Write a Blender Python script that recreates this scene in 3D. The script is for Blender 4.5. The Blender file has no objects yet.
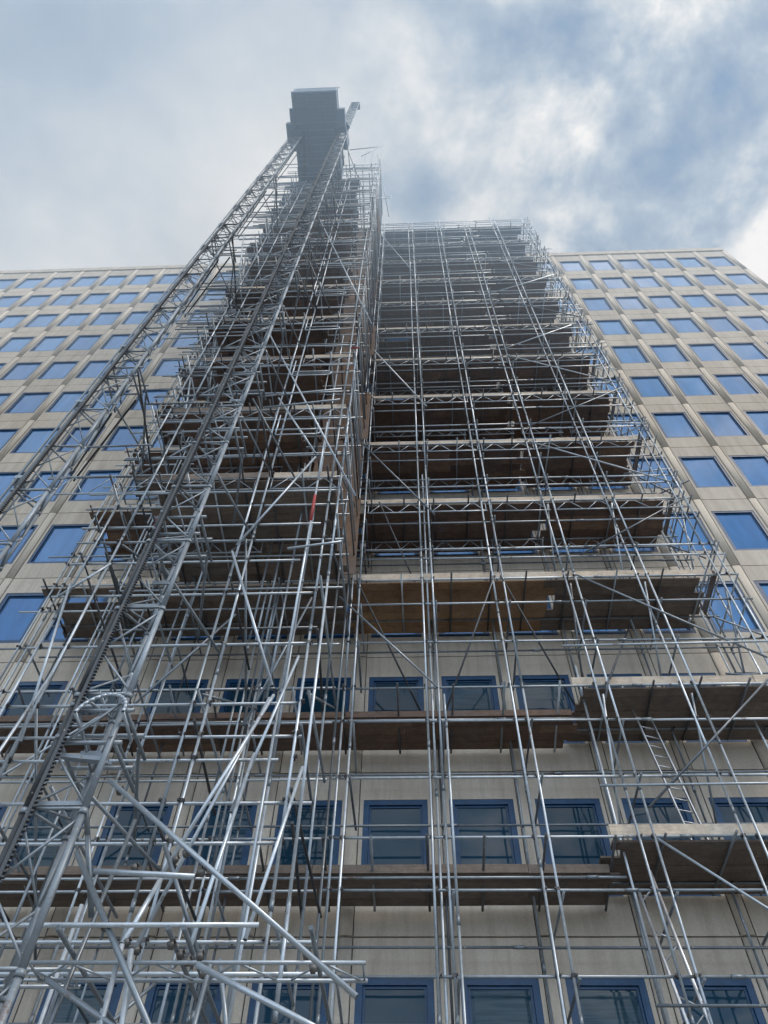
import bpy, math, random
from mathutils import Vector, Matrix
random.seed(7)
R = math.radians
EYE = 1.6                      # eye height: all z below are measured from the eye, lifted here
C = bpy.context.scene.collection
SC = bpy.context.scene

# ------------------------------------------------------------------ camera
PITCH, ROLL, YAW, FPX = R(55.58), R(1.72), R(3.51), 747.9
cp, sp = math.cos(PITCH), math.sin(PITCH)
Rz = Matrix.Rotation(YAW, 3, 'Z')
fwd = Rz @ Vector((0, cp, sp)); up0 = Rz @ Vector((0, -sp, cp)); rt0 = Rz @ Vector((1, 0, 0))
up = math.cos(ROLL)*up0 - math.sin(ROLL)*rt0
rt = math.cos(ROLL)*rt0 + math.sin(ROLL)*up0
cam = bpy.data.cameras.new('camera'); co = bpy.data.objects.new('camera', cam); C.objects.link(co)
cam.sensor_fit = 'VERTICAL'; cam.sensor_height = 36; cam.lens = FPX/1024*36
cam.clip_end = 5000; cam.clip_start = 0.05
m = Matrix((rt, up, -fwd)).transposed().to_4x4(); m.translation = Vector((0, 0, EYE))
co.matrix_world = m; SC.camera = co

def shown(p):                  # rough size ranking only: how large something is from the street
    v = Vector(p); d = v.dot(fwd)
    if d < .2: return None
    return (384+FPX*v.dot(rt)/d, 512-FPX*v.dot(up)/d, d)

# ------------------------------------------------------------------ materials
M = {}
def nm(name):
    mt = bpy.data.materials.new(name); mt.use_nodes = True
    nt = mt.node_tree; b = nt.nodes['Principled BSDF']; M[name] = mt
    return mt, nt, b
def N(nt, t, **k):
    n = nt.nodes.new(t)
    for a, v in k.items():
        if a in n.inputs.keys(): n.inputs[a].default_value = v
        else: setattr(n, a, v)
    return n
def ramp(nt, stops):
    r = nt.nodes.new('ShaderNodeValToRGB'); e = r.color_ramp.elements
    while len(e) < len(stops): e.new(.5)
    for i, (p, c) in enumerate(stops): e[i].position = p; e[i].color = (*c, 1)
    return r
def mixc(nt, fac, a, b, mode='MIX'):
    x = nt.nodes.new('ShaderNodeMix'); x.data_type = 'RGBA'; x.blend_type = mode
    for s, v in ((0, fac), (6, a), (7, b)):
        if hasattr(v, 'is_output'): nt.links.new(v, x.inputs[s])
        elif s == 0: x.inputs[0].default_value = v
        else: x.inputs[s].default_value = (*v, 1)
    return x.outputs[2]
def coords(nt, scale=(1, 1, 1)):
    t = nt.nodes.new('ShaderNodeTexCoord'); mp = nt.nodes.new('ShaderNodeMapping'); mp.inputs['Scale'].default_value = scale
    g = nt.nodes.new('ShaderNodeNewGeometry')
    nt.links.new(g.outputs['Position'], mp.inputs[0]); return mp.outputs[0]
def noise(nt, vec, scale, detail=4, rough=.6):
    n = N(nt, 'ShaderNodeTexNoise'); n.inputs['Scale'].default_value = scale; n.inputs['Detail'].default_value = detail
    n.inputs['Roughness'].default_value = rough; nt.links.new(vec, n.inputs['Vector']); return n.outputs[0]
def bump(nt, b, h, s, d=.01):
    n = nt.nodes.new('ShaderNodeBump'); n.inputs['Strength'].default_value = s; n.inputs['Distance'].default_value = d
    nt.links.new(h, n.inputs['Height']); nt.links.new(n.outputs[0], b.inputs['Normal'])
def attr(nt):
    a = nt.nodes.new('ShaderNodeAttribute'); a.attribute_name = 'var'; return a.outputs['Fac']

def steel(name, stops, metal, rough):
    mt, nt, b = nm(name); v = attr(nt)
    r = ramp(nt, stops); nt.links.new(v, r.inputs[0])
    n1 = noise(nt, coords(nt), 9, 5, .7); r1 = ramp(nt, [(.25, (.55,)*3), (.75, (1.1,)*3)]); nt.links.new(n1, r1.inputs[0])
    c = mixc(nt, .6, r.outputs[0], r1.outputs[0], 'MULTIPLY')
    n2 = noise(nt, coords(nt), 2.3, 6, .75); r2 = ramp(nt, [(.61, (0,)*3), (.68, (.85,)*3)]); nt.links.new(n2, r2.inputs[0])
    c = mixc(nt, r2.outputs[0], c, (.17, .12, .09))
    n5 = noise(nt, coords(nt), 17, 3, .6); r5 = ramp(nt, [(.66, (0,)*3), (.7, (.7,)*3)]); nt.links.new(n5, r5.inputs[0]); c = mixc(nt, r5.outputs[0], c, (.5, .48, .45))
    nt.links.new(c, b.inputs['Base Color']); b.inputs['Metallic'].default_value = metal
    rr = N(nt, 'ShaderNodeMapRange'); rr.inputs['To Min'].default_value = rough-.1; rr.inputs['To Max'].default_value = rough+.2
    nt.links.new(n1, rr.inputs[0]); nt.links.new(rr.outputs[0], b.inputs['Roughness'])
steel('galvanised', [(0, (.13, .15, .17)), (.3, (.28, .33, .38)), (.7, (.50, .575, .65)), (1, (.72, .80, .88))], .5, .3)
steel('mast_steel', [(0, (.17, .2, .23)), (1, (.37, .43, .49))], .4, .42)
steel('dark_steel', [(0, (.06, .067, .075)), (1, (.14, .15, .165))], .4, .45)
steel('platform_steel', [(0, (.09, .13, .20)), (1, (.22, .30, .40))], .1, .6)  # steel tone carries the blue tint of the haze
steel('coupler_steel', [(0, (.05, .05, .055)), (.7, (.16, .16, .16)), (1, (.3, .29, .27))], .7, .5)
steel('aluminium', [(0, (.55, .57, .6)), (1, (.75, .77, .8))], .8, .35)
mt, nt, b = nm('red_paint'); b.inputs['Base Color'].default_value = (.35, .035, .03, 1); b.inputs['Roughness'].default_value = .5

def wood(name, stops, grey):
    mt, nt, b = nm(name); v = attr(nt)
    r = ramp(nt, stops); nt.links.new(v, r.inputs[0])
    n1 = noise(nt, coords(nt, (.6, 9, 9)), 3, 6, .7); r1 = ramp(nt, [(.3, (.5,)*3), (.7, (1.15,)*3)]); nt.links.new(n1, r1.inputs[0])
    c = mixc(nt, .75, r.outputs[0], r1.outputs[0], 'MULTIPLY')
    n2 = noise(nt, coords(nt), .55, 5, .7); r2 = ramp(nt, [(.42, (0,)*3), (.62, (1,)*3)]); nt.links.new(n2, r2.inputs[0])
    c = mixc(nt, r2.outputs[0], c, grey)
    n3 = noise(nt, coords(nt), 5, 5, .8); r3 = ramp(nt, [(.35, (.62,)*3), (.6, (1,)*3)]); nt.links.new(n3, r3.inputs[0])
    c = mixc(nt, .8, c, r3.outputs[0], 'MULTIPLY')
    nt.links.new(c, b.inputs['Base Color']); b.inputs['Roughness'].default_value = .8; bump(nt, b, n1, .4)
wood('brown_planks', [(0, (.22, .12, .065)), (.5, (.40, .235, .125)), (1, (.55, .34, .19))], (.36, .23, .14))
wood('grey_planks', [(0, (.15, .12, .10)), (.5, (.23, .185, .155)), (1, (.33, .265, .215))], (.18, .155, .14))
wood('dark_planks', [(0, (.15, .095, .07)), (.5, (.23, .15, .11)), (1, (.33, .21, .14))], (.16, .125, .11))
wood('hazed_planks', [(0, (.16, .18, .21)), (.5, (.22, .25, .29)), (1, (.29, .32, .36))], (.2, .24, .3))  # pale blue of the haze painted into the top lifts' boards
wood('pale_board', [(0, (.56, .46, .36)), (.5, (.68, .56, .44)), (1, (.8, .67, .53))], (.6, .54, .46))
wood('plywood', [(0, (.13, .08, .055)), (1, (.25, .155, .1))], (.16, .12, .1))

mt, nt, b = nm('facade_stone')
n1 = noise(nt, coords(nt, (1, 1, .22)), 1.1, 6, .7); r1 = ramp(nt, [(.28, (.55, .49, .415)), (.5, (.635, .58, .50)), (.74, (.69, .64, .565))]); nt.links.new(n1, r1.inputs[0])
n2 = noise(nt, coords(nt, (3.2, 3.2, .3)), 1.5, 6, .7); r2 = ramp(nt, [(.3, (.76, .75, .73)), (.55, (1,)*3)]); nt.links.new(n2, r2.inputs[0])
c = mixc(nt, .85, r1.outputs[0], r2.outputs[0], 'MULTIPLY')
n3 = noise(nt, coords(nt), 26, 4, .6); r3 = ramp(nt, [(.3, (.86,)*3), (.7, (1.05,)*3)]); nt.links.new(n3, r3.inputs[0])
c = mixc(nt, .8, c, r3.outputs[0], 'MULTIPLY')
n6 = noise(nt, coords(nt), 2.2, 6, .8); r6 = ramp(nt, [(.62, (1,)*3), (.72, (.8, .78, .75))]); nt.links.new(n6, r6.inputs[0]); c = mixc(nt, 1.0, c, r6.outputs[0], 'MULTIPLY')
c = mixc(nt, attr(nt), c, (.82, .81, .81), 'MULTIPLY')
nt.links.new(c, b.inputs['Base Color']); b.inputs['Roughness'].default_value = .85; bump(nt, b, n3, .3, .004)
mt, nt, b = nm('joint_sealant'); b.inputs['Base Color'].default_value = (.045, .043, .042, 1); b.inputs['Roughness'].default_value = .9
mt, nt, b = nm('blue_frame')
n1 = noise(nt, coords(nt), 6, 4); r1 = ramp(nt, [(.3, (.006, .048, .13)), (.7, (.010, .075, .185))]); nt.links.new(n1, r1.inputs[0])
nt.links.new(r1.outputs[0], b.inputs['Base Color']); b.inputs['Roughness'].default_value = .38
mt, nt, b = nm('window_glass')
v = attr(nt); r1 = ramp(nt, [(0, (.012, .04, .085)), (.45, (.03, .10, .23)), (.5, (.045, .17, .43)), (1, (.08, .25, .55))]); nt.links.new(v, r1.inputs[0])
n1 = noise(nt, coords(nt, (2.2, 1, .35)), 1.2, 3); r2 = ramp(nt, [(.3, (.8,)*3), (.7, (1.2,)*3)]); nt.links.new(n1, r2.inputs[0])
c = mixc(nt, .8, r1.outputs[0], r2.outputs[0], 'MULTIPLY')
nt.links.new(c, b.inputs['Base Color']); b.inputs['Roughness'].default_value = .04; b.inputs['IOR'].default_value = 1.6
try: b.inputs['Specular Tint'].default_value = (.62, .8, 1, 1)
except Exception: pass
n4 = noise(nt, coords(nt), .9, 2); bump(nt, b, n4, .12, .02)
mt, nt, b = nm('lower_glass')
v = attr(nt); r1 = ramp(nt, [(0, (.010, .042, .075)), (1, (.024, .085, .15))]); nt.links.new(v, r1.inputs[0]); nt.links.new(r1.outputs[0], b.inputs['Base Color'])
b.inputs['Roughness'].default_value = .03; b.inputs['IOR'].default_value = 1.42; n4 = noise(nt, coords(nt), .9, 2); bump(nt, b, n4, .15, .02)
mt, nt, b = nm('interior_blind')
n1 = noise(nt, coords(nt, (1, 1, 22)), 1.6, 1, .3); r1 = ramp(nt, [(.42, (.02, .055, .085)), (.58, (.04, .085, .12))]); nt.links.new(n1, r1.inputs[0])
nt.links.new(r1.outputs[0], b.inputs['Base Color']); b.inputs['Roughness'].default_value = .05; b.inputs['IOR'].default_value = 1.4
mt, nt, b = nm('asphalt')
n1 = noise(nt, coords(nt), 30, 5); r1 = ramp(nt, [(.3, (.035,)*3), (.7, (.07,)*3)]); nt.links.new(n1, r1.inputs[0]); nt.links.new(r1.outputs[0], b.inputs['Base Color']); b.inputs['Roughness'].default_value = .9
mt, nt, b = nm('paving')
bk = N(nt, 'ShaderNodeTexBrick'); bk.inputs['Scale'].default_value = 1.6; bk.inputs['Color1'].default_value = (.3, .29, .27, 1); bk.inputs['Color2'].default_value = (.36, .35, .32, 1); bk.inputs['Mortar'].default_value = (.12, .12, .11, 1)
nt.links.new(coords(nt), bk.inputs['Vector']); nt.links.new(bk.outputs[0], b.inputs['Base Color']); b.inputs['Roughness'].default_value = .85
mt, nt, b = nm('lamp'); b.inputs['Emission Color'].default_value = (1, .92, .75, 1); b.inputs['Emission Strength'].default_value = 3

# ------------------------------------------------------------------ mesh builder
class MB:
    def __init__(s, mat): s.v, s.f, s.a, s.m, s.mats, s.sm = [], [], [], [], [mat], []
    def mi(s, mat):
        if mat is None: return 0
        if mat not in s.mats: s.mats.append(mat)
        return s.mats.index(mat)
    def tube(s, p, q, r=.0242, n=8, var=None, mat=None, caps=True):
        p, q = Vector(p), Vector(q); d = (q-p)
        if d.length < 1e-5: return s
        d.normalize(); a = d.orthogonal().normalized(); b_ = d.cross(a)
        var = random.random() if var is None else var; k = len(s.v); mi = s.mi(mat)
        for c_ in (p, q):
            for i in range(n):
                t = 2*math.pi*i/n; s.v.append(c_+a*(r*math.cos(t))+b_*(r*math.sin(t)))
        for i in range(n):
            j = (i+1) % n; s.f.append((k+i, k+j, k+n+j, k+n+i)); s.a.append(var); s.m.append(mi); s.sm.append(True)
        if caps:
            s.f.append(tuple(k+i for i in reversed(range(n)))); s.f.append(tuple(k+n+i for i in range(n)))
            s.a += [0, 0]; s.m += [mi, mi]; s.sm += [False, False]
        return s
    def path(s, pts, r, n=8, var=None):
        var = random.random() if var is None else var
        for a, b_ in zip(pts, pts[1:]): s.tube(a, b_, r, n, var, caps=True)
        return s
    def ob(s, c, ax, ay, az, var=None, mat=None):      # oriented box: centre and half axes
        c = Vector(c); k = len(s.v); var = random.random() if var is None else var; mi = s.mi(mat)
        for i in (-1, 1):
            for j in (-1, 1):
                for l in (-1, 1): s.v.append(c+Vector(ax)*i+Vector(ay)*j+Vector(az)*l)
        for f in ((0, 1, 3, 2), (4, 6, 7, 5), (0, 4, 5, 1), (2, 3, 7, 6), (0, 2, 6, 4), (1, 5, 7, 3)):
            s.f.append(tuple(k+i for i in f)); s.a.append(var); s.m.append(mi); s.sm.append(False)
        return s
    def box(s, x0, x1, y0, y1, z0, z1, var=None, mat=None):
        return s.ob(((x0+x1)/2, (y0+y1)/2, (z0+z1)/2), ((x1-x0)/2, 0, 0), (0, (y1-y0)/2, 0), (0, 0, (z1-z0)/2), var, mat)
    def merge(s, o):
        k = len(s.v); mp = [s.mi(x) for x in o.mats]
        s.v += o.v; s.f += [tuple(k+i for i in f) for f in o.f]; s.a += o.a; s.m += [mp[i] for i in o.m]; s.sm += o.sm
        return s
    def size(s):
        pp = [shown(v) for v in s.v[::max(1, len(s.v)//48)]]
        pp = [p for p in pp if p and -20 < p[0] < 788 and -20 < p[1] < 1044]
        if not pp: return 0
        w = max(p[0] for p in pp)-min(p[0] for p in pp); h = max(p[1] for p in pp)-min(p[1] for p in pp)
        return (math.hypot(w, h)+2)/min(p[2] for p in pp)
    def build(s, name, parent=None, origin=None):
        o3 = Vector(origin) if origin is not None else (parent.get('_o') and Vector(parent['_o']) if parent else Vector((0, 0, 0))) or Vector((0, 0, 0))
        me = bpy.data.meshes.new(name)
        me.from_pydata([v-o3 if parent or origin is not None else v+Vector((0, 0, EYE)) for v in s.v], [], s.f)
        for mm in s.mats: me.materials.append(M[mm])
        me.polygons.foreach_set('material_index', s.m); me.polygons.foreach_set('use_smooth', s.sm)
        at = me.attributes.new('var', 'FLOAT', 'FACE'); at.data.foreach_set('value', s.a)
        me.update()
        o = bpy.data.objects.new(name, me); C.objects.link(o)
        if parent: o.parent = parent
        return o

ORIG = {}
class Thing:
    def __init__(s, name, label, cat, base, group=None):
        s.e = bpy.data.objects.new(name, None); C.objects.link(s.e); s.e.empty_display_size = .2
        s.o = Vector(base); s.e.location = s.o+Vector((0, 0, EYE))
        s.e['label'] = label; s.e['category'] = cat
        if group: s.e['group'] = group
        s.parts = {}
    def add(s, kind, mb, label=None, children=()): s.parts.setdefault(kind, []).append((mb, label, children)); return mb
    def link(s, kind, mb, label, children):
        o = mb.build(kind, s.e, s.o)
        if label: o['label'] = label
        for (cn, cm) in children: cm.build(cn, o, s.o)
        return o
    def finish(s, cap=98, small=None):
        for kind, L in s.parts.items():
            if len(L) > cap:
                L.sort(key=lambda t: -t[0].size())
                rest = MB(L[cap][0].mats[0])
                for mb, lb, ch in L[cap:]:
                    rest.merge(mb)
                    for _, cm in ch: rest.merge(cm)
                o = rest.build(kind, s.e, s.o); o['kind'] = 'stuff'
            for mb, lb, ch in L[:cap]: s.link(kind, mb, lb, ch)

def struct(name, mb):
    o = mb.build(name); o['kind'] = 'structure'; return o

# ------------------------------------------------------------------ ground
g = MB('asphalt'); g.v = [Vector((x, y, -EYE)) for x, y in ((-900, -900), (900, -900), (900, 900), (-900, 900))]; g.f = [(0, 1, 2, 3)]; g.a = [0]; g.m = [0]; g.sm = [False]
struct('ground', g)
struct('pavement', MB('paving').box(-60, 60, -3, 14.1, -EYE-.1, -EYE+.12, .5))

# ------------------------------------------------------------------ building
FY = 14.2
PX, WX0, WW = 1.828, -1.12, 1.37          # bay pitch, left side of opening 0, opening width
FH, ZT0, WH = 3.545, 48.78, 2.12          # storey height, head of the top opening, opening height
XR, XL, ROOF = 20.62, -36.9, 50.5
C0, C1, ROWS = -19, 11, 14
bld = Thing('office_building', 'tall beige stone office block with a regular grid of blue framed windows behind the scaffolding', 'building', (0, 22, -EYE))
xs = [WX0+PX*c for c in range(C0, C1+1)]
XL = xs[0]-.46
wall = MB('facade_stone')
wall.box(XL, XR, FY+.32, FY+14, -EYE, ROOF-.05, .3, 'joint_sealant')       # core behind the cladding
def band(z0, z1, v=None):                 # one horizontal course of panels, one per bay
    for i, x in enumerate(xs):
        a = x-.23; e = x+PX-.23
        wall.box(a+.012, e-.012, FY, FY+.3, z0, z1, random.uniform(0, .5) if v is None else v)
tops = [ZT0-FH*k for k in range(ROWS)]
for k, t in enumerate(tops):
    bot = t-WH
    nxt = tops[k+1] if k+1 < ROWS else -EYE
    mid = bot-.74
    band(mid+.014, bot); band(nxt, mid-.014)
    for x in xs:                          # jambs
        wall.box(x-.218, x, FY, FY+.3, bot+.001, t-.001, random.uniform(0, .4))
        wall.box(x+WW, x+PX-.242, FY, FY+.3, bot+.001, t-.001, random.uniform(0, .4))
band(ZT0+.012, ROOF-.6)
wall.box(XL, xs[0]-.242, FY, FY+.3, -EYE, ROOF-.6, .2)
wall.box(xs[-1]+PX-.218, XR, FY, FY+.3, -EYE, ROOF-.6, .2)
bld.add('wall', wall)
par = MB('facade_stone'); n = int((XR-XL)/3.656)
for i in range(n+1):
    a = XL-.05+i*3.656; e = min(a+3.64, XR+.05); par.box(a, e, FY-.07, FY+.5, ROOF-.585, ROOF, random.uniform(0, .3))
bld.add('parapet', par)
for x in xs+[xs[-1]+PX]:
    c_ = x-.23; p = MB('facade_stone')
    for k in range(-1, ROWS):
        z1 = (tops[k]-WH-.74-.02) if k >= 0 else ROOF-.61
        z0 = (tops[k+1]-WH-.74+.02) if k+1 < ROWS else -EYE
        if z1 <= z0: continue
        kk = len(p.v); n = 9; v_ = random.uniform(0, .5)
        for zz in (z0, z1):
            for i in range(n):
                t = math.pi*i/(n-1); p.v.append(Vector((c_+.13*math.cos(t), FY-.002-.035*math.sin(t), zz)))
        for i in range(n-1): p.f.append((kk+i+1, kk+i, kk+n+i, kk+n+i+1)); p.a.append(v_); p.m.append(0); p.sm.append(True)
        p.f.append(tuple(kk+i for i in range(n))); p.f.append(tuple(kk+n+i for i in reversed(range(n)))); p.a += [v_, v_]; p.m += [0, 0]; p.sm += [False, False]
        for sx in (-.143, .143): p.box(c_+sx-.009, c_+sx+.009, FY-.004, FY+.02, z0, z1, .2, 'joint_sealant')
    bld.add('pilaster', p)
GY = FY+.04
for k, t in enumerate(tops):
    b0 = t-WH
    for x in xs:
        fr = MB('blue_frame'); fw = .085 if k < 9 else .12
        fr.box(x, x+WW, GY-.03, GY+.09, t-fw, t, .5); fr.box(x, x+WW, GY-.03, GY+.09, b0, b0+fw, .5)
        fr.box(x, x+fw, GY-.028, GY+.088, b0+fw, t-fw, .5); fr.box(x+WW-fw, x+WW, GY-.028, GY+.088, b0+fw, t-fw, .5)
        s_ = fw+.004; w2 = .045                # sash
        fr.box(x+s_, x+WW-s_, GY+.01, GY+.07, t-s_-w2, t-s_, .5); fr.box(x+s_, x+WW-s_, GY+.01, GY+.07, b0+s_, b0+s_+w2, .5)
        fr.box(x+s_, x+s_+w2, GY+.012, GY+.068, b0+s_+w2, t-s_-w2, .5); fr.box(x+WW-s_-w2, x+WW-s_, GY+.012, GY+.068, b0+s_+w2, t-s_-w2, .5)
        fr.box(x-.0, x+WW, GY+.095, GY+.1, b0, t, .5)
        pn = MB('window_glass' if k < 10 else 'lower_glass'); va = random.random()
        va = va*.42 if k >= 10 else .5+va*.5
        i = s_+w2-.005; tl = random.uniform(-.006, .006)
        k0 = len(pn.v); yy = GY+.03
        pn.v += [Vector((x+i, yy+tl, b0+i)), Vector((x+WW-i, yy-tl, b0+i)), Vector((x+WW-i, yy-tl, t-i)), Vector((x+i, yy+tl, t-i))]
        pn.f.append((0, 1, 2, 3)); pn.a.append(va); pn.m.append(0); pn.sm.append(False)
        if k >= 10 and random.random() < .4:  # drawn blind seen close behind the pane
            h = random.choice((.35, .55, 1, 1)); z_ = t-i-(WH-2*i)*h if random.random() < .4 else b0+i
            z2 = t-i if z_ != b0+i else b0+i+(WH-2*i)*random.choice((.5, .8, 1))
            pn.box(x+i+.06, x+WW-i-.06, yy-.006, yy-.003, z_+.04, z2-.04, .5, 'interior_blind')
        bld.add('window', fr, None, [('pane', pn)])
bld.finish(cap=98)

# ------------------------------------------------------------------ scaffolding helpers
TR = .0242
LV = [.6, 4.15, 7.7, 11.25, 14.9, 18.46, 22.0, 25.58, 29.13, 32.7, 36.27, 39.83, 43.4, 46.95, 50.5]
J = lambda s=.012: random.uniform(-s, s)
def std(T, x, y, z0, z1, mat='galvanised', r=TR, shaded=False):
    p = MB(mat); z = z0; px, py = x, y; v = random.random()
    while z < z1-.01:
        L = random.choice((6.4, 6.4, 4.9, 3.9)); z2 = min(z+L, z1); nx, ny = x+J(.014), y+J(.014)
        p.tube((px, py, z), (nx, ny, z2), r, 8, random.uniform(0, .4) if shaded else random.uniform(.5, 1)-(.12 if T is not S else 0))  # rear rows get a darker steel tone in place of shade
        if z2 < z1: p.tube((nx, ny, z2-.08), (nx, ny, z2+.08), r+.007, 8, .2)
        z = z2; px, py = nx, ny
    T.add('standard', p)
def hor(T, kind, a, b_, mat='galvanised', split=True, r=TR, var=None):
    a, b_ = Vector(a), Vector(b_); d = b_-a; L = d.length; p = MB(mat); t = 0
    if not split or L < 6.6: p.tube(a, b_, r, 8, var)
    else:
        off = 0
        while t < L-.05:
            l = min(random.choice((6.4, 6.4, 5.2)), L-t); q0 = a+d*(t/L); q1 = a+d*((t+l)/L)
            jz = Vector((0, 0, J(.01)))
            p.tube(q0+jz, q1+jz, r, 8, random.uniform(.3, 1) if var is None else var)
            if t+l < L-.05: p.tube(q1-d.normalized()*.1+jz, q1+d.normalized()*.1+jz, r+.009, 8, .25)
            t += l
    T.add(kind, p)
def coupler(T, x, y, z, ax='x'):
    p = MB('coupler_steel'); v = random.random()
    p.ob((x, y, z), (.03, 0, 0), (0, .04, 0), (0, 0, .03), v)
    s = random.choice((-1, 1))
    p.tube((x+s*.05, y-.055, z-.012), (x+s*.05, y+.035, z+.012), .009, 6, .7)
    p.ob((x+s*.045, y-.05, z), (.016, 0, .004), (0, .014, 0), (0, 0, .016), .2)
    T.add('coupler', p)
def beam(T, x0, x1, y, zt, h=.45, flat=None, kind='ladder_beam', mat='galvanised', pitch=.62, rr=.012, v=None):
    p = MB(mat); v = random.uniform(.5, 1) if v is None else v
    dn = Vector((0, flat, 0)) if flat else Vector((0, 0, -h))
    a = Vector((x0, y, zt)); b_ = Vector((x1, y, zt))
    p.tube(a, b_, .021, 8, v); p.tube(a+dn, b_+dn, .021, 8, v)
    n = max(1, round((x1-x0)/(2*pitch))); st = (x1-x0)/n
    p.tube(a+Vector((.03, 0, 0)), a+dn+Vector((.03, 0, 0)), rr, 6, v); p.tube(b_-Vector((.03, 0, 0)), b_+dn-Vector((.03, 0, 0)), rr, 6, v)
    for i in range(n):
        X = x0+i*st; mid = Vector((X+st/2, y, zt))
        p.tube(Vector((X+.06, y, zt))+dn, mid, rr, 6, v); p.tube(mid, Vector((X+st-.06, y, zt))+dn, rr, 6, v)
    T.add(kind, p)
def deck(T, x0, x1, y0, y1, z, mat, th=.038, w=.225):
    p = MB(mat); n = max(1, int((y1-y0)/(w+.008))); w = (y1-y0)/n-.008
    for i in range(n):
        y = y0+i*(w+.008); x = x0+J(.22)
        if random.random() < .015: x += random.uniform(1, 2.4)
        while x < x1-.05:
            L = min(random.choice((3.9, 3.0, 2.4)), x1-x+J(.18))
            if L < .2: break
            dz = J(.006); p.box(x, x+L-.006, y, y+w, z+dz, z+th+dz)
            x += L
    T.add('deck', p)
def toe(T, x0, x1, y, z, h=.23, mat='pale_board'):
    x = x0
    p = MB(mat)
    while x < x1-.05:
        L = min(random.choice((3.9, 3.9, 2.6)), x1-x); dz = J(.014); dy = J(.008)
        p.box(x, x+L-.01, y-.018+dy, y+.018+dy, z+dz, z+h+dz); x += L
    T.add('toe_board', p)

# ------------------------------------------------------------------ main scaffold along the facade
S = Thing('facade_scaffold', 'wide grey tube scaffold with many boarded lifts standing against the whole facade', 'scaffolding', (1, 13, -EYE))
FR, BK = 12.27, 13.75
pairs = [(-9.28, -9.08), (-7.5, -7.3), (-5.77, -5.53), (-3.66, -3.42), (-1.5, -1.31), (.285, .53), (2.09, 2.33), (3.90, 4.17), (5.72, 5.97), (7.76, 8.01)]
TOPM = 52.4
for i, (a, b_) in enumerate(pairs):
    tp = (50.6 if i < 2 else 49) if i < 4 else TOPM+random.choice((0, .5, 1.9))
    std(S, a, FR, -EYE, tp+J(.4)); std(S, b_, FR, -EYE, tp+J(.4))
    std(S, a+.05, BK, -EYE, tp-1.2, shaded=True)
    if i in (0, 5, 6, 9): std(S, b_, BK, -EYE, tp-1.4, shaded=True)
std(S, .4, FR+.14, -EYE, 20.2); std(S, .64, FR-.1, -EYE, 10.9); std(S, 3.7, FR+.45, -EYE, 12.2)
std(S, 8.0, 13.1, -EYE, 50.5); std(S, 7.55, 13.5, -EYE, 51)
XA, XB = -9.7, 8.15
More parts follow.
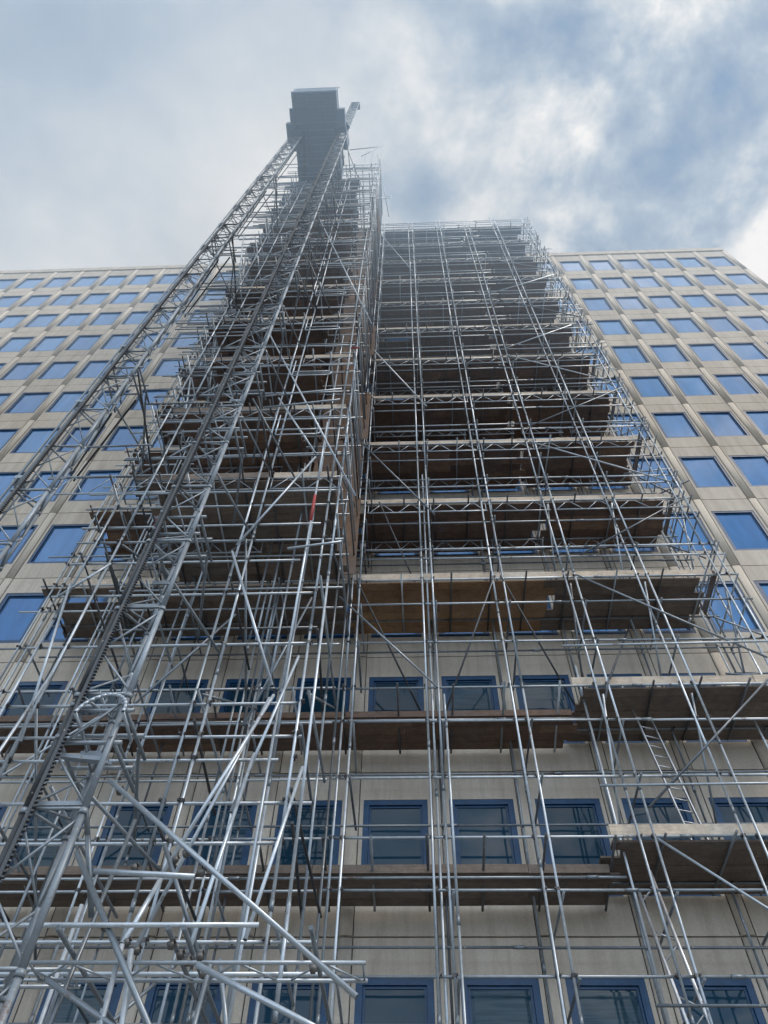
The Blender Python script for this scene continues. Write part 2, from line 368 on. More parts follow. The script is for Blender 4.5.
for k, D in enumerate(LV):
    low = D < 12
    for (a, b_) in ((-1.62, XB+J(.15)),):
        hs = [D, D-.94, D-2.28] if D < 16 else [D-.03, D-1.08, D-2.27, D-2.7]
        if D > 50: hs += [D+.55, D+1.1, D+1.5]
        for h in hs:
            hor(S, 'ledger' if h <= D-.5 or abs(h-D) < .1 else 'guard_rail', (a+J(.05), FR+.05, h+J(.02)), (b_+J(.2), FR+.05, h+J(.02)))
    for h in ([D, D-1.0, D-2.3] if D > 12 else [D-.95, D-2.3, D]):
        hor(S, 'ledger', (XA+J(.3), FR+.05, h+J(.03)), (-1.7, FR+.05, h+J(.03)))
    for h in (D-.05, D-1.2, D-2.4):
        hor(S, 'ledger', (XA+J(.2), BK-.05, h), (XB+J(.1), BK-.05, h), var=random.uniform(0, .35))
    if low: hor(S, 'ledger', (XA, 12.95, D-.36), (3.7, 12.95, D-.36))
    # transoms: short tubes from front to back
    x = XA+.2
    while x < XB:
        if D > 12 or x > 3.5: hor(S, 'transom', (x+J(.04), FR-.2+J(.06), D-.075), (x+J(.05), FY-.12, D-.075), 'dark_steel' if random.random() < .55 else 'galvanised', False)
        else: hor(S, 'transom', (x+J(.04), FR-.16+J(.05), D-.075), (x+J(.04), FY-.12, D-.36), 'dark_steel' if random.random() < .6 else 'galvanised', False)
        x += random.uniform(.85, 1.25)
    for i, (a, b_) in enumerate(pairs):
        for h in (D-1.02, D-2.33):
            if random.random() < .8: hor(S, 'transom', (b_+.06, FR-.14+J(.05), h-.05), (b_+.06+J(.03), BK+.12, h-.05), 'galvanised', False, var=random.uniform(0, .6))
    # decks
    if D > 12:
        mt_ = 'dark_planks' if D < 44 else 'hazed_planks'
        if D < 16:
            deck(S, XA+.2, -1.6, FR+.14, FY-.03, D-.03, 'grey_planks'); deck(S, -1.6, 3.55, FR+.14, FY-.03, D-.03, 'brown_planks'); deck(S, 3.55, 7.4, FR+.14, FY-.05, D-.03, 'grey_planks')
        else:
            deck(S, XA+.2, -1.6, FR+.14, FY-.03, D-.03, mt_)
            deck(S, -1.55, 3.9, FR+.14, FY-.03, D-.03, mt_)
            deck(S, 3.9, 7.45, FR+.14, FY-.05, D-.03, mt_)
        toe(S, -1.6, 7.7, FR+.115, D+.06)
        if D < 26: toe(S, XA, -6.6, FR+.115, D+.06)
        if D > 16:
            for (u, w) in zip(pairs[4:], pairs[5:]):
                beam(S, u[1]+.03+J(.05), w[1]-.03+J(.06), FR+.06, D-.02+J(.02), .46, pitch=.44)
            for (u, w) in zip(pairs[4:], pairs[5:]): beam(S, u[1]+.1, w[0]+.1, BK-.12, D-.16, .45, pitch=.46)
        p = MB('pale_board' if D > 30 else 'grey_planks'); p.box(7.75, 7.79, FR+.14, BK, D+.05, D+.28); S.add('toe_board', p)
        # end guard rails and end frames
        for h in (.5, 1.0): hor(S, 'guard_rail', (8.08, FR-.25, D+h), (8.08, FY-.2, D+h), split=False)
        hor(S, 'transom', (8.05, FR-.3, D-.4), (8.05, FY-.2, D-.4), split=False)
        for q in range(3):
            hz = D-random.uniform(.1, 3.3); hor(S, 'transom', (7.3+J(.3), FR+random.uniform(.1, 1.3), hz), (8.5+J(.35), FR+random.uniform(.1, 1.3), hz+J(.05)), split=False)
    else:
        deck(S, XA+.2, 3.5, 13.02, FY-.12, D-.27, 'dark_planks' if D > 9 else 'grey_planks')
        deck(S, 3.5, XB+.1, FR+.14, FY-.05, D-.03, 'grey_planks')
        toe(S, 3.45, XB+.1, FR+.115, D+.05, .24)
        toe(S, XA, 3.45, 12.99, D-.25, .16, 'dark_planks' if D > 9 else 'grey_planks')
    for i, (a, b_) in enumerate(pairs):
        for X in (a, b_):
            for h in ([D, D-.94, D-2.28] if D < 16 else [D-1.08, D-2.27, D-2.7, D-.03]):
                coupler(S, X, FR+.02, h)
        if i > 6 or i < 1: coupler(S, a+.05, BK-.03, D-.05)
for (x0, z0, x1, z1) in [(-3.01, 34.15, .69, 24.47), (-2.40, 23.48, .71, 17.58), (-1.79, 14.10, .52, 11.09), (-2.06, 51.2, .43, 40.80), (4.16, 29.74, 7.31, 32.15), (4.07, 29.01, 7.86, 26.07),
        (4.02, 22.70, 7.94, 25.63), (3.98, 21.73, 7.82, 19.05), (4.44, 15.61, 7.91, 18.18), (4.18, 14.79, 7.75, 11.84), (4.20, 8.19, 7.50, 11.2), (4.17, 7.58, 7.6, 4.6), (4.0, 36.3, 7.8, 33.2), (4.0, 36.6, 7.8, 39.5), (4.0, 43.3, 7.8, 40.3), (-9, 8, -6, 11), (-9, 22, -6, 25.5)]:
    hor(S, 'brace', (x0, FR-.11, z0), (x1, FR-.11, z1), split=False, r=.0242)
for (x0, z0, x1, z1) in [(2.1, 14.8, .6, 11.4), (2.3, 14.8, 3.9, 11.4), (-1.4, 14.8, .3, 11.4), (4.2, 11.3, 5.7, 14.6), (-.9, 18.4, .5, 15)]:
    hor(S, 'brace', (x0, FR-.05, z0), (x1, BK, z1), 'dark_steel', split=False)
for x0 in (4.0, 5.85, 7.8):
    for D in LV[3:6]: hor(S, 'brace', (x0, FR, D-.3), (x0, BK+.1, D-3.2), split=False)
S.add('sleeve', MB('red_paint').tube((-9.28, FR, 9.0), (-9.28, FR, 9.8), .034, 10, .5))
S.add('sleeve', MB('red_paint').tube((-7.2, FR-.05, 15.5), (-6.9, FR-.9, 17.1), .03, 10, .5))
hor(S, 'ledger', (3.35, FR-.15, 12.25), (8.1, FR-.15, 12.3), split=False); hor(S, 'ledger', (3.4, FR-.15, 8.62), (8.1, FR-.15, 8.65), split=False); hor(S, 'ledger', (3.4, FR-.15, 4.95), (8.1, FR-.15, 4.95), split=False)
S.finish(cap=98)

# ------------------------------------------------------------------ projecting scaffold tower on the left
T = Thing('scaffold_tower', 'dense grey tube scaffold tower projecting towards the street beside the two hoist masts', 'scaffolding', (-4, 10.5, -EYE))
F2, MD = 9.08, 10.9
tp2 = [(-6.52, -6.02), (-3.51, -3.25), (-1.78, -1.58)]
for i, (a, b_) in enumerate(tp2):
    for yy, dz in ((F2, 0), (MD, -.6), (12.15, -1.0)):
        std(T, a+(yy-F2)*.06, yy, -EYE, 55.4+dz+J(.4), shaded=yy > F2)
        if yy == F2 or (yy == MD and i < 2): std(T, b_+(yy-F2)*.06, yy, -EYE, 55.2+dz+J(.4), shaded=yy > F2)
std(T, -2.1, F2-.06, -EYE, 17.4); std(T, -2.28, F2+.9, -EYE, 26); std(T, -4.9, MD, -EYE, 55, shaded=True); std(T, -2.6, 10.1, 9, 40, shaded=True)
std(T, -6.9, 10.4, -EYE, 52); std(T, -7.2, 11.6, -EYE, 50)
TL = LV+[54.0]
# lower front ledgers (no boards down here)
for (zq, xr) in ((1.427, -1.9), (1.29, -2.2), (1.18, -1.84), (1.03, -1.78), (.884, -1.82), (.816, -1.7), (.769, -2.0), (.69, -1.44), (.623, -1.86), (.484, -1.2), (.36, -1.3), (.25, -1.4)):
    z = zq*F2; hor(T, 'ledger', (-6.95+J(.25), F2+.05, z), (xr, F2+.05, z+J(.03)), var=.75)
    for X in (-6.52, -6.02, -3.51, -3.25, -1.78): coupler(T, X, F2+.02, z)
    if random.random() < .3: hor(T, 'ledger', (-6.8+J(.2), MD-.05, z-.1), (xr+.2, MD-.05, z-.1), var=random.uniform(.1, .5))
    for X in (-6.1, -5.0, -3.35, -2.4, -1.66):
        if random.random() < .4: hor(T, 'transom', (X+J(.05), F2-.25+J(.12), z+.05), (X+J(.08), random.choice((MD+.3, 12.3)), z+.05), 'dark_steel' if random.random() < .5 else 'galvanised', False, var=random.uniform(0, .6))
for D in TL:
    if D > 12:
        if D < 54: deck(T, -6.2 if D < 24 else -6.9 if D < 34 else -7.3, -1.75 if D < 16 else -2.85, F2+.14, 12.25, D-.03, 'grey_planks' if D < 16 else 'dark_planks' if D < 44 else 'hazed_planks')
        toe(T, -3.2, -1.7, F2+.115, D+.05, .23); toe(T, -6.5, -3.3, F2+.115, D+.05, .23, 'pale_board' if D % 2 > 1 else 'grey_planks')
        beam(T, -6.45, -3.55, F2+.06, D-.05, .46, pitch=.42, v=random.uniform(.1, .5)); beam(T, -3.22, -1.6, F2+.06, D-.05, .46, pitch=.42, v=random.uniform(.2, .7))
        if D < 30: beam(T, -6.3, -3.6, MD, D-.12, .45, pitch=.42)
        for h in (-.62, -1.2, -2.5, .95):  # darker tube tones stand in for shade up the tower
            xl = -6.9-random.uniform(0, .5)-(.5 if D > 24 else 0); hor(T, 'guard_rail' if h > 0 else 'ledger', (xl, F2+.05, D+h+J(.04)), (-1.5+J(.15), F2+.05, D+h+J(.04)), var=random.uniform(.1, .75))
        for h in (-.8, -2.0, .9):
            hor(T, 'ledger', (-6.9+J(.4), MD-.05, D+h), (-1.5+J(.1), MD-.05, D+h), var=random.uniform(.1, .7))
            hor(T, 'ledger', (-1.52, F2-.3+J(.1), D+h-.1), (-1.50, FR+.1, D+h-.1), split=False)
            hor(T, 'ledger', (-6.6, F2-.4+J(.2), D+h-.1), (-6.58, FR+.1, D+h-.1), split=False)
        x = -7.0
        while x < -1.5:
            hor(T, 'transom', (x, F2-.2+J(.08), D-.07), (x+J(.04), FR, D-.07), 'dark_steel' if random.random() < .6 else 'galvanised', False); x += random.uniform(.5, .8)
        for X in (-6.52, -6.02, -3.51, -3.25, -1.78, -1.58):
            for h in (-1.2, -2.5, .95): coupler(T, X, F2+.02, D+h)
        if D > 16:
            for q in range(14 if D > 22 else 7):        # ragged tube ends along the left side
                y = random.uniform(F2-.3, 12.2); z = D-random.uniform(0, 3.4); L = random.uniform(.4, 1.1)+(.9 if D > 24 else 0)
                hor(T, 'transom', (-6.6-L, y, z), (-5.2+J(.5), y+J(.05), z+J(.06)), split=False, var=random.uniform(0, .6))
            for q in range(3):
                y = random.uniform(F2, 12); z = D-3.2; hor(T, 'brace', (-6.7+J(.1), y, z), (-6.7+J(.1), y+random.choice((-1.5, 1.5)), z+2.6), split=False)
            hor(T, 'brace', (-6.5, F2+.1, D-3.3), (-4.6, F2+.1, D-.3), split=False, var=.4); hor(T, 'brace', (-1.65, F2+.1, D-3.3), (-1.6, 12.2, D-.3), split=False, var=.4)
            # plywood sheets down the right side
            if D < 52:
                pw = MB('plywood'); y0 = 10.2+J(.1)
                for q in range(2): pw.box(-1.5+q*.004, -1.47+q*.004, y0+q*.62, y0+q*.62+.6, D-3.45, D-.35)
                if random.random() < .2: T.add('side_panel', pw)
                x = -3.0
                while x < -1.75:         # boarded back of the open shaft
                    w_ = random.choice((.225, .225, .3, .45)); pf = MB('plywood'); y_ = 12.1+J(.012)
                    pf.box(x, x+w_-.01, y_, y_+.02, D-3.5+J(.15), D-.02+J(.15)); x += w_
                    if D < 52 and random.random() < .93: T.add('hoarding_panel', pf)
            # bent gate rail loops at the landing
            for xg in (-3.3,):
                zg = D-2.0; L = []
                for t in range(9):
                    an = -math.pi/2+math.pi*t/8; L.append((xg+1.0+.12*math.cos(an), F2-.3, zg+.13*math.sin(an)))
                mb = MB('galvanised'); v = .8; mb.tube((xg, F2-.3, zg-.13), L[0], .018, 8, v); mb.path(L, .018, 8, v); mb.tube(L[-1], (xg, F2-.3, zg+.13), .018, 8, v); mb.tube((xg, F2-.3, zg-.13), (xg, F2-.3, zg+.9), .02, 8, v)
                T.add('gate_rail', mb)
for (x0, z0, x1, z1) in [(-5.1, 25.4, -1.18, 13.72), (-4.30, 39.64, -1.15, 24.27), (-3.56, 18.79, -2.24, 15.65), (-2.23, 15.50, -3.51, 12.01), (-3.56, 11.82, -2.25, 8.25), (-2.26, 8.00, -3.3, 4.2), (-2.46, 11.88, -1.39, 12.08), (-4.11, 18.91, -1.84, 19.28), (-6.59, 10.53, -5.91, 11.50), (-5.9, 7.2, -6.5, 10.9), (-6.45, 4.6, -5.95, 8.6), (-1.9, 8.9, -2.5, 6.0)]:
    hor(T, 'brace', (x0, F2-.12, z0), (x1, F2-.12, z1), split=False, r=.0255, var=.7)
for (x0, z0, x1, z1) in [(-5.6, 9.0, -3.8, 12.0), (-3.1, 9.0, -2.2, 12.5)]:
    hor(T, 'brace', (x0, MD-.1, z0), (x1, MD-.1, z1), split=False, var=.3)
for X in (-6.1, -3.4, -1.7):
    for z in (3.5, 8.2, 12.4): hor(T, 'brace', (X, F2, z), (X+J(.1), 12.2, z-random.choice((2.6, -2.4))), 'galvanised', False, var=.2)
# long rakers and outriggers near the foot
hor(T, 'raker', (-3.33, 6.9, 5.02), (-.53, 6.9, 2.88), split=False, r=.0262, var=.6)
for a, b_, rr, vv in (
    ((-3.54, 7.20, 4.37), (-1.6, 7.20, 1.8), .03, .25), ((-2.82, 7.90, 4.50), (-2.89, 7.50, 3.59), .027, .95), ((-2.89, 7.50, 3.59), (-2.8, 7.50, .6), .0255, .9),
    ((-2.78, 7.60, 4.69), (-2.15, 7.90, 3.54), .0245, .15), ((-2.73, 7.35, 3.47), (-2.3, 7.35, .9), .027, .85), ((-2.03, 7.20, 3.27), (-.3, 7.20, 2.5), .028, .7),
    ((-1.6, 8.95, 6.7), (-1.87, 8.30, 4.02), .0245, .9), ((-2.2, 8.95, 8.05), (-3.08, 8.60, 4.92), .027, .85), ((-3.51, 7.50, 3.27), (-2.0, 7.50, 2.5), .027, .35),
    ((-3.62, 7.00, 4.97), (-3.49, 7.20, 4.56), .03, .2), ((-3.49, 7.2, 4.56), (-3.33, 7.6, 3.9), .03, .2), ((-2.03, 8.0, 3.68), (-1.7, 8.0, 2.6), .0245, .4), ((-1.96, 7.40, 3.36), (-2.1, 7.40, 1.4), .0245, .3),
    ((-2.2, 7.45, 3.55), (-2.32, 8.9, 6.9), .0245, .75), ((-3.6, 7.6, .4), (-3.2, 7.6, 5.0), .0242, .1)):
    hor(T, 'raker', a, b_, split=False, r=rr, var=vv)
for (x, y, z) in ((-3.2, 6.93, 4.92), (-2.3, 6.93, 4.2), (-1.0, 6.93, 3.24), (-2.95, 7.35, 4.3), (-2.2, 7.45, 3.42), (-2.3, 7.5, 3.5), (-.95, 7.1, 3.2), (-2.1, 6.93, 4.0), (-2.35, 7.3, 3.5), (-2.86, 7.5, 3.62), (-2.8, 7.45, 3.45), (-2.95, 8.55, 5.1), (-3.0, 7.2, 3.62), (-2.05, 7.3, 3.4), (-2.0, 7.38, 3.28), (-2.2, 7.9, 3.6), (-2.7, 7.4, 3.5)):
    cc = MB('coupler_steel'); cc.tube((x-.03, y+.02, z-.01), (x+.03, y+.02, z+.01), .036, 10, .8); cc.ob((x, y+.045, z), (.02, 0, 0), (0, .012, 0), (0, 0, .03), .5); cc.tube((x+.035, y-.02, z+.03), (x+.035, y+.05, z+.03), .009, 6, .9); T.add('coupler', cc)
hor(T, 'outrigger', (-2.14, 6.9, 3.93), (-3.15, 6.9, 3.99), split=False, r=.028, var=.7)
hor(T, 'outrigger', (-4.6, 7.15, 3.6), (-1.5, 7.15, 3.6), split=False, var=.9)
hor(T, 'outrigger', (-5.6, 8.4, 3.72), (-.9, 8.4, 3.72), split=False, var=.8)
beam(T, -3.75, -.5, 7.45, 3.4, flat=.36, kind='ladder_beam', pitch=.42); beam(T, -6.6, -3.4, 7.7, 3.45, flat=.36, pitch=.42)
for X in (-2.35, -2.2, -3.4, -1.0): hor(T, 'outrigger', (X, 7.1, 3.55), (X+J(.03), 10.6, 3.6), 'galvanised', False, var=.15)
for z in (.2,): hor(T, 'outrigger', (-6.6, 7.6, z), (-.9, 7.6, z), split=True, var=.7)
for X in (-1.45, -3.8): std(T, X, 8.3, -EYE, 4.4)
# ladder beams reaching out to the left mast
for z in (15.1, 26.4, 37.4, 49.8):
    beam(T, -8.35+J(.2), -5.6, F2+.05, z, .75, pitch=.55); hor(T, 'outrigger', (-8.6, F2+.1, z+.04), (-6.0, F2+.1, z+.04), split=False)
    hor(T, 'outrigger', (-8.25, F2+.2, z+.3), (-6.25, 6.98, z-1.0), 'dark_steel', False); hor(T, 'outrigger', (-6.15, F2+.1, z+.1), (-5.9, 6.5, z+.1), 'dark_steel', False)
    hor(T, 'outrigger', (-6.1, 7.2, z+.1), (-8.1, 9.3, z+.1), 'dark_steel', False)
    hor(T, 'outrigger', (-7.3, 8.0, z-.6), (-5.7, 8.0, z-.55), 'galvanised', False, var=.3)
    hor(T, 'outrigger', (-3.3, 7.1, z-.1), (-3.2, 9.4, z-.15), 'dark_steel', False); hor(T, 'outrigger', (-3.2, 7.4, z-.05), (-1.5, 7.3, z+.05), 'galvanised', False, var=.5)
    hor(T, 'outrigger', (-3.4, 7.1, z-.2), (-2.6, 9.4, z-.2), 'galvanised', False, var=.2)
# tower head stays
hor(T, 'brace', (-1.9, 9.6, 62), (-1.0, 11.9, 52.3), 'galvanised', False, var=.3); hor(T, 'brace', (-2.7, 9.4, 63), (-2.7, 9.4, 54.0), 'galvanised', False, var=.3)
hor(T, 'brace', (-2.2, 9.3, 61), (-2.2, 9.3, 54), 'galvanised', False, var=.3); hor(T, 'brace', (-2.9, 9.0, 57.6), (-1.4, 9.0, 62.0), 'galvanised', False, var=.2)
beam(T, -1.7, -.75, 10.8, 53.2, .8, pitch=.48)
T.add('sleeve', MB('red_paint').tube((-2.10, F2-.06, 12.9), (-2.10, F2-.06, 13.9), .034, 10, .5))
T.add('sleeve', MB('red_paint').tube((-1.75, F2-.1, 22.3), (-1.5, F2-.1, 22.32), .03, 10, .5))
T.finish(cap=98)

# ------------------------------------------------------------------ hoist masts and platform
def mast(X, Y, top, label, rackside, ties):
    rackdark = not rackside
    W = .295; F = Y-.21; B = Y+.24
    A = Thing('hoist_mast', label, 'mast', (X, Y, -EYE), 'rack hoist masts')
    cs = [(X-W, F), (X+W, F), (X, B)]
    for i, (x, y) in enumerate(cs):
        p = MB('mast_steel'); z = -EYE; rr = (.043, .036, .03)[i]
        while z < top:
            z2 = min(z+1.5, top); p.tube((x, y, z+.006), (x, y, z2-.006), rr, 10, random.uniform(.25, 1) if i else 0, 'dark_steel' if i == 0 and rackdark else None)
            p.tube((x, y, z2-.03), (x, y, z2+.03), rr+.01, 10, .4); z = z2
        A.add('chord', p)
    z = -EYE; s = 0
    while z < top-.2:
        p = MB('mast_steel'); v = random.uniform(.3, 1)
        for i in range(3):
            a, b_ = cs[i], cs[(i+1) % 3]
            p.tube((*a, z+.04), (*b_, z+.04), .019, 6, v)
            if i % 2: p.tube((*a, z+.07), (*b_, z+.76), .014, 6, v); p.tube((*b_, z+.76), (*a, z+1.45), .014, 6, v)
            else: p.tube((*b_, z+.07), (*a, z+.76), .014, 6, v); p.tube((*a, z+.76), (*b_, z+1.45), .014, 6, v)
        if s % 2 == 0:
            p.box(X-.16, X+.16, B-.14, B-.12, z+.9, z+.98, v); p.box(X-W+.04, X+W-.04, F+.03, F+.05, z+.1, z+.15, v)
            p.tube((X-W+.03, F+.02, z+.1), (X-.03, B-.03, z+.2), .017, 6, v)
        A.add('lattice', p); z += 1.5; s += 1
    Y = F+.21; W_ = W
    r = MB('dark_steel'); rx = X-W+.07; ry = F-.05
    r.box(rx-.02, rx+.02, ry-.018, ry+.018, -EYE, top-.3, .3)
    z = -EYE
    while z < 24:
        r.ob((rx+.032, ry, z), (.016, 0, 0), (0, .018, 0), (0, 0, .009), .3); z += .052
    A.add('rack', r)
    if rackside:      # cable guide and clamps along the outer side
        g_ = MB('mast_steel'); g_.tube((X-W-.24, Y-.1, -EYE), (X-W-.24, Y-.1, top-8), .022, 8, .9); g_.tube((X-W-.16, Y+.1, -EYE), (X-W-.16, Y+.1, top-8), .016, 6, .5)
        A.add('cable_guide', g_)
        z = 2
        while z < top-9:
            A.add('clamp', MB('mast_steel').box(X-W-.28, X-W-.14, Y-.12, Y+.1, z, z+.09, .9).box(X-W-.33, X-W-.27, Y-.06, Y+.02, z-.05, z+.12, .8).tube((X-W-.2, Y, z), (X-W, Y, z+.1), .018)); z += 3.0
    for z in ties:
        p = MB('mast_steel'); v = .5
        for dz in (0, .45):
            for a in (-1, 1): p.tube((X+a*W, F-.06, z+dz), (X+a*(W+.03), B+.5, z+dz), .024, 8, v)
            p.tube((X-W-.1, F+.07, z+dz), (X+W+.1, F+.07, z+dz), .024, 8, .9); p.tube((X-W-.12, B+.06, z+dz), (X+W+.12, B+.06, z+dz), .024, 8, .9)
        p.tube((X-W, B+.3, z), (X+W, B+2.2, z), .024, 8, v); p.tube((X+W, B+.3, z+.45), (X-W+.1, B+2.2, z+.45), .024, 8, .2)
        A.add('mast_tie', p)
    return A
def loop(A, X, Y, z, w, d):
    L = []
    for t in range(15):
        an = math.pi*t/14; L.append((X+w*math.cos(an), Y-.35+.12*math.sin(an), z+d*math.sin(an)))
    mb = MB('galvanised'); mb.path(L, .02, 8, .7); mb.tube((X-w, Y-.35, z), (X-w, Y+.1, z-.04), .02, 8, .7); mb.tube((X+w, Y-.35, z), (X+w, Y+.1, z-.04), .02, 8, .7)
    A.add('guard_loop', mb)
MY = 6.76
ties = [5.3, 9.2, 12.6, 15.2, 19, 22.6, 26.4, 30, 33.6, 37.4, 41, 45]
A1 = mast(-3.605, MY, 66.5, 'grey lattice hoist mast with dark toothed rack, standing right in front of the scaffold tower', False, ties)
loop(A1, -3.5, MY, 5.55, .27, .36)
mb = MB('mast_steel')
for q in range(4): mb.ob((-3.62, MY-.16+q*.09, 5.1+q*.05), (.26, 0, -.03), (0, .014, .004), (0, -.004, .022), .5+q*.1)
A1.add('step_tray', mb)
cap = MB('mast_steel').box(-3.605-.34, -3.605+.34, MY-.26, MY+.28, 66.52, 66.62, .5).tube((-3.605, MY, 66.6), (-3.605, MY, 67.2), .05); A1.add('mast_cap', cap)
A1.finish(cap=98)
A2 = mast(-6.325, MY, 60, 'grey lattice hoist mast standing apart on the left, against plain facade and sky', True, ties[3:12:3]); A2.finish(cap=98)

P = Thing('hoist_platform', 'dark rectangular transport platform high up between the two hoist masts, seen from below', 'hoist platform', (-5.1, 6.7, 50))
px0, px1, py0, py1, pz = -6.42, -3.86, 4.27, 9.1, 50.0
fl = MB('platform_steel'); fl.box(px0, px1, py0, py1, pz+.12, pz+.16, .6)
P.add('floor', fl)
for i in range(13):
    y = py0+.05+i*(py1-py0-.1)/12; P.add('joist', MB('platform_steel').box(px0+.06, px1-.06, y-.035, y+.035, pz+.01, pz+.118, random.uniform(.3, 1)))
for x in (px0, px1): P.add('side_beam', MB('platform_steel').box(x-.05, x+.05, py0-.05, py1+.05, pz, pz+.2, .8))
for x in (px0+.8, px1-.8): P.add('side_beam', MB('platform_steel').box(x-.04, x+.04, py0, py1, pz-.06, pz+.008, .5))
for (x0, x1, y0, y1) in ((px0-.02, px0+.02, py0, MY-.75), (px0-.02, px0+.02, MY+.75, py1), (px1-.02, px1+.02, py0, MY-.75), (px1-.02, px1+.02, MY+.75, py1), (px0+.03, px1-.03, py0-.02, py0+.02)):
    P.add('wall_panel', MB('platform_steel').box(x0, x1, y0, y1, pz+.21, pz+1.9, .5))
for x in (px0, px1):
    for y in (py0, MY-.8, MY+.8, py1): P.add('post', MB('galvanised').box(x-.03, x+.03, y-.03, y+.03, pz+.2, pz+2.15, .5))
    P.add('top_rail', MB('galvanised').tube((x, py0, pz+2.1), (x, py1, pz+2.1), .03, 8, .6))
P.add('top_rail', MB('galvanised').tube((px0-.12, py0, pz+2.1), (px1+.12, py0, pz+2.1), .035, 8, .6))
for X, s in ((-6.41, -1), (-3.69, 1)):
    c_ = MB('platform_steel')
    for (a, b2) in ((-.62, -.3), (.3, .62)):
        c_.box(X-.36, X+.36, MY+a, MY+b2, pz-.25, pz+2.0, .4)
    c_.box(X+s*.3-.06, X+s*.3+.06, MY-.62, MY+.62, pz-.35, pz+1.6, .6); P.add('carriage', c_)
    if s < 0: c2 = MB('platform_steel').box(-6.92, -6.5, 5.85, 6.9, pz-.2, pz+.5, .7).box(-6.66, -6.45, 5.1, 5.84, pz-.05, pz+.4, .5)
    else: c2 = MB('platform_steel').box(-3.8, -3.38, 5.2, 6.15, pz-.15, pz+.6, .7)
    c2.tube((X+s*.4, MY-.5, pz+.5), (X+s*.4, MY-.5, pz+.95), .12, 12, .5); P.add('motor', c2)
P.finish()

# ------------------------------------------------------------------ ladder and a loose bundle
L_ = Thing('access_ladder', 'pale aluminium ladder leaning between two boarded lifts at the right of the scaffold', 'ladder', (5.0, 13, 7.75))
a = Vector((4.75, 13.1, 11.9)); b_ = Vector((5.05, 12.9, 7.76)); wv = Vector((.36, .12, 0))
for o in (Vector(), wv):
    d = (b_-a).normalized(); L_.add('rail', MB('aluminium').ob((a+b_)/2+o, d*((b_-a).length/2), (.012, 0, 0), (0, .033, 0), .1))
for i in range(16):
    q = a+(b_-a)*((i+.5)/16); L_.add('rung', MB('aluminium').tube(q, q+wv, .014, 8, .8))
L_.finish()
G = Thing('ladder_beam', 'short bright aluminium lattice beam lashed upright to the scaffold at lower right', 'lattice beam', (4.0, 12.5, 3))
for (x, y, z) in ((3.78, 12.75, 7.0), (4.02, 12.6, 7.25)):
    G.add('chord', MB('aluminium').tube((x, y, z), (x+.33, y-.25, z-4.2), .03, 8, .9))
for i in range(8):
    z = 6.8-i*.5; x = 3.8+i*.04; G.add('lattice', MB('aluminium').tube((x, 12.75-i*.03, z), (x+.26, 12.6-i*.03, z-.22 if i % 2 else z+.22), .014, 6, .7))
G.finish()

# ------------------------------------------------------------------ haze volume added to stand in for veiling glare up high
hm = bpy.data.materials.new('veil_haze'); hm.use_nodes = True; hn = hm.node_tree; hn.nodes.clear()
ho = hn.nodes.new('ShaderNodeOutputMaterial'); hv = hn.nodes.new('ShaderNodeVolumeScatter')
hv.inputs['Color'].default_value = (.64, .82, 1, 1); hv.inputs['Density'].default_value = .0155; hv.inputs['Anisotropy'].default_value = .1
hn.links.new(hv.outputs[0], ho.inputs['Volume']); M['veil_haze'] = hm
struct('haze', MB('veil_haze').box(-70, 60, -30, 50, 27, 56, 0))

# ------------------------------------------------------------------ light
SUN_EL, SUN_AZ = 50, 119      # azimuth measured clockwise from +Y: behind the viewer, to the left
sun = bpy.data.lights.new('sun', 'SUN'); sun.energy = 1.9; sun.angle = R(16); sun.color = (1, .95, .88)
so = bpy.data.objects.new('sun', sun); C.objects.link(so); so.location = (0, -20, 60)
sd = Vector((math.sin(R(SUN_AZ))*math.cos(R(SUN_EL)), math.cos(R(SUN_AZ))*math.cos(R(SUN_EL)), math.sin(R(SUN_EL))))
so.rotation_euler = (-sd).to_track_quat('-Z', 'Y').to_euler()
w = bpy.data.worlds.new('World'); SC.world = w; w.use_nodes = True; nt = w.node_tree; nt.nodes.clear()
out = nt.nodes.new('ShaderNodeOutputWorld')
sky = nt.nodes.new('ShaderNodeTexSky'); sky.sky_type = 'NISHITA'; sky.sun_disc = False; sky.sun_elevation = R(SUN_EL); sky.sun_rotation = R(SUN_AZ)
bg = nt.nodes.new('ShaderNodeBackground'); bg.inputs[1].default_value = .1; nt.links.new(sky.outputs[0], bg.inputs[0])
tc = nt.nodes.new('ShaderNodeTexCoord'); sep = nt.nodes.new('ShaderNodeSeparateXYZ'); nt.links.new(tc.outputs['Generated'], sep.inputs[0])
def mth(op, a, b2=None, clamp=False):
    n = nt.nodes.new('ShaderNodeMath'); n.operation = op; n.use_clamp = clamp
    for i, v in enumerate((a, b2)):
        if v is None: continue
        if hasattr(v, 'is_output'): nt.links.new(v, n.inputs[i])
        else: n.inputs[i].default_value = v
    return n.outputs[0]
zc = mth('MAXIMUM', sep.outputs[2], .06)
U = mth('DIVIDE', sep.outputs[0], zc); V = mth('DIVIDE', sep.outputs[1], zc)
cb = nt.nodes.new('ShaderNodeCombineXYZ'); nt.links.new(U, cb.inputs[0]); nt.links.new(V, cb.inputs[1]); uv = cb.outputs[0]
def gauss(u0, v0, su, sv):
    a = mth('DIVIDE', mth('SUBTRACT', U, u0), su); b2 = mth('DIVIDE', mth('SUBTRACT', V, v0), sv)
    return mth('POWER', 2.718, mth('MULTIPLY', mth('ADD', mth('MULTIPLY', a, a), mth('MULTIPLY', b2, b2)), -1.0))
wn = N(nt, 'ShaderNodeTexNoise'); wn.inputs['Scale'].default_value = 4.0; wn.inputs['Detail'].default_value = 3; nt.links.new(uv, wn.inputs['Vector'])
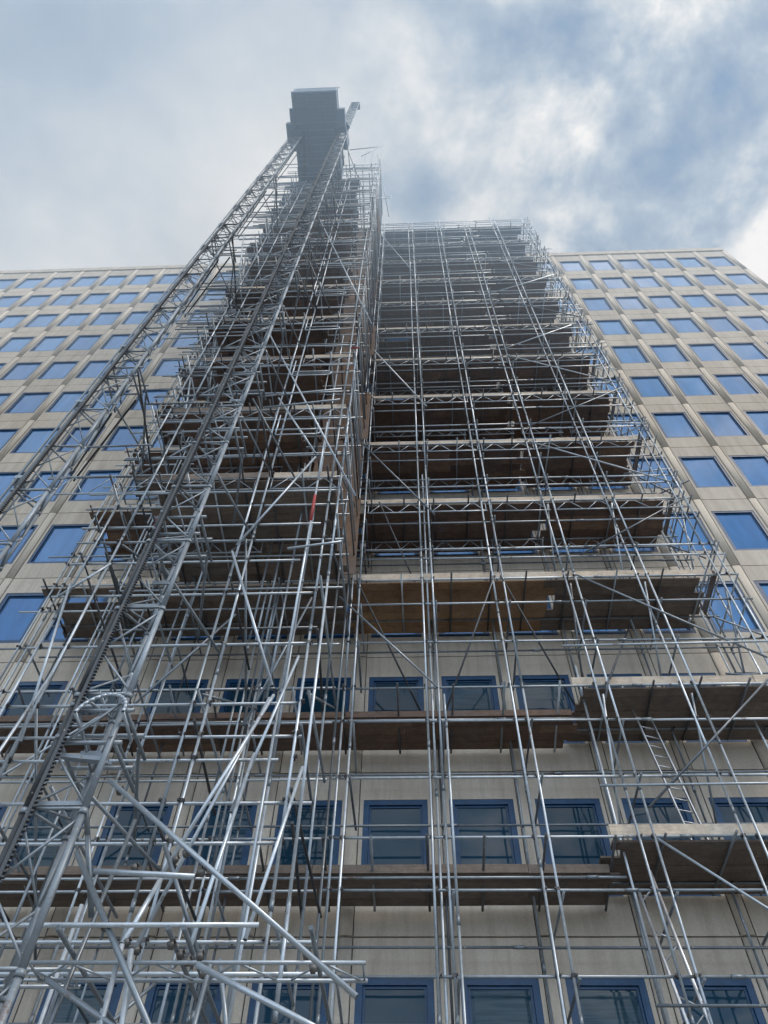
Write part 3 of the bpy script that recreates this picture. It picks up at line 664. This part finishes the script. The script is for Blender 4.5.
wv_ = nt.nodes.new('ShaderNodeVectorMath'); wv_.operation = 'MULTIPLY_ADD'; wv_.inputs[1].default_value = (.07, .07, .07); nt.links.new(wn.outputs[1], wv_.inputs[0]); nt.links.new(uv, wv_.inputs[2])
nA = noise(nt, wv_.outputs[0], 4.6, 10, .6); nB = noise(nt, wv_.outputs[0], 12.0, 8, .6)
sh = nt.nodes.new('ShaderNodeVectorMath'); sh.operation = 'ADD'; sh.inputs[1].default_value = (3.7, 1.9, .4); nt.links.new(uv, sh.inputs[0])
nC = noise(nt, sh.outputs[0], 2.0, 7, .55)
# cloud thickness: smooth to the left, broken up to the right
right = mth('MULTIPLY', mth('ADD', U, .12), 3.2, True)
tex = mth('ADD', mth('MULTIPLY', mth('SUBTRACT', nA, .5), 2.6), mth('MULTIPLY', mth('SUBTRACT', nB, .5), 1.5))
tex = mth('MULTIPLY', tex, mth('ADD', mth('MULTIPLY', right, .85), .15))
base = mth('ADD', .62, tex)
for (u0, v0, su, sv, k) in ((.035, .205, .07, .045, -.42), (.33, .17, .06, .05, -.12), (.20, .04, .12, .05, -.2), (-.42, .0, .22, .10, -.2), (.05, .0, .14, .06, .05), (-.14, .2, .16, .14, .26), (-.5, .3, .3, .1, .1), (.50, .30, .07, .06, .45), (.24, .2, .06, .09, .16), (.17, .14, .05, .05, .15)):
    base = mth('ADD', base, mth('MULTIPLY', gauss(u0, v0, su, sv), k))
cr = ramp(nt, [(.05, (.15, .27, .48)), (.3, (.27, .37, .52)), (.5, (.40, .50, .63)), (.7, (.62, .69, .76)), (.88, (.85, .89, .92)), (1, (1.05, 1.06, 1.06))]); nt.links.new(base, cr.inputs[0])
bg2 = nt.nodes.new('ShaderNodeBackground'); nt.links.new(cr.outputs[0], bg2.inputs[0]); nt.links.new(mth('ADD', 1.1, mth('MULTIPLY', mth('MULTIPLY', sep.outputs[1], -2.2, True), 1.5)), bg2.inputs[1])  # sky behind the viewer boosted, extra light added for the facade
mx = nt.nodes.new('ShaderNodeMixShader'); nt.links.new(bg.outputs[0], mx.inputs[1]); nt.links.new(bg2.outputs[0], mx.inputs[2]); mx.inputs[0].default_value = .88
nt.links.new(mx.outputs[0], out.inputs[0])

SC.view_settings.view_transform = 'Standard'; SC.view_settings.look = 'None'; SC.view_settings.exposure = 0
SC.render.engine = 'CYCLES'; SC.cycles.max_bounces = 6; SC.cycles.volume_bounces = 1; SC.cycles.use_denoising = True
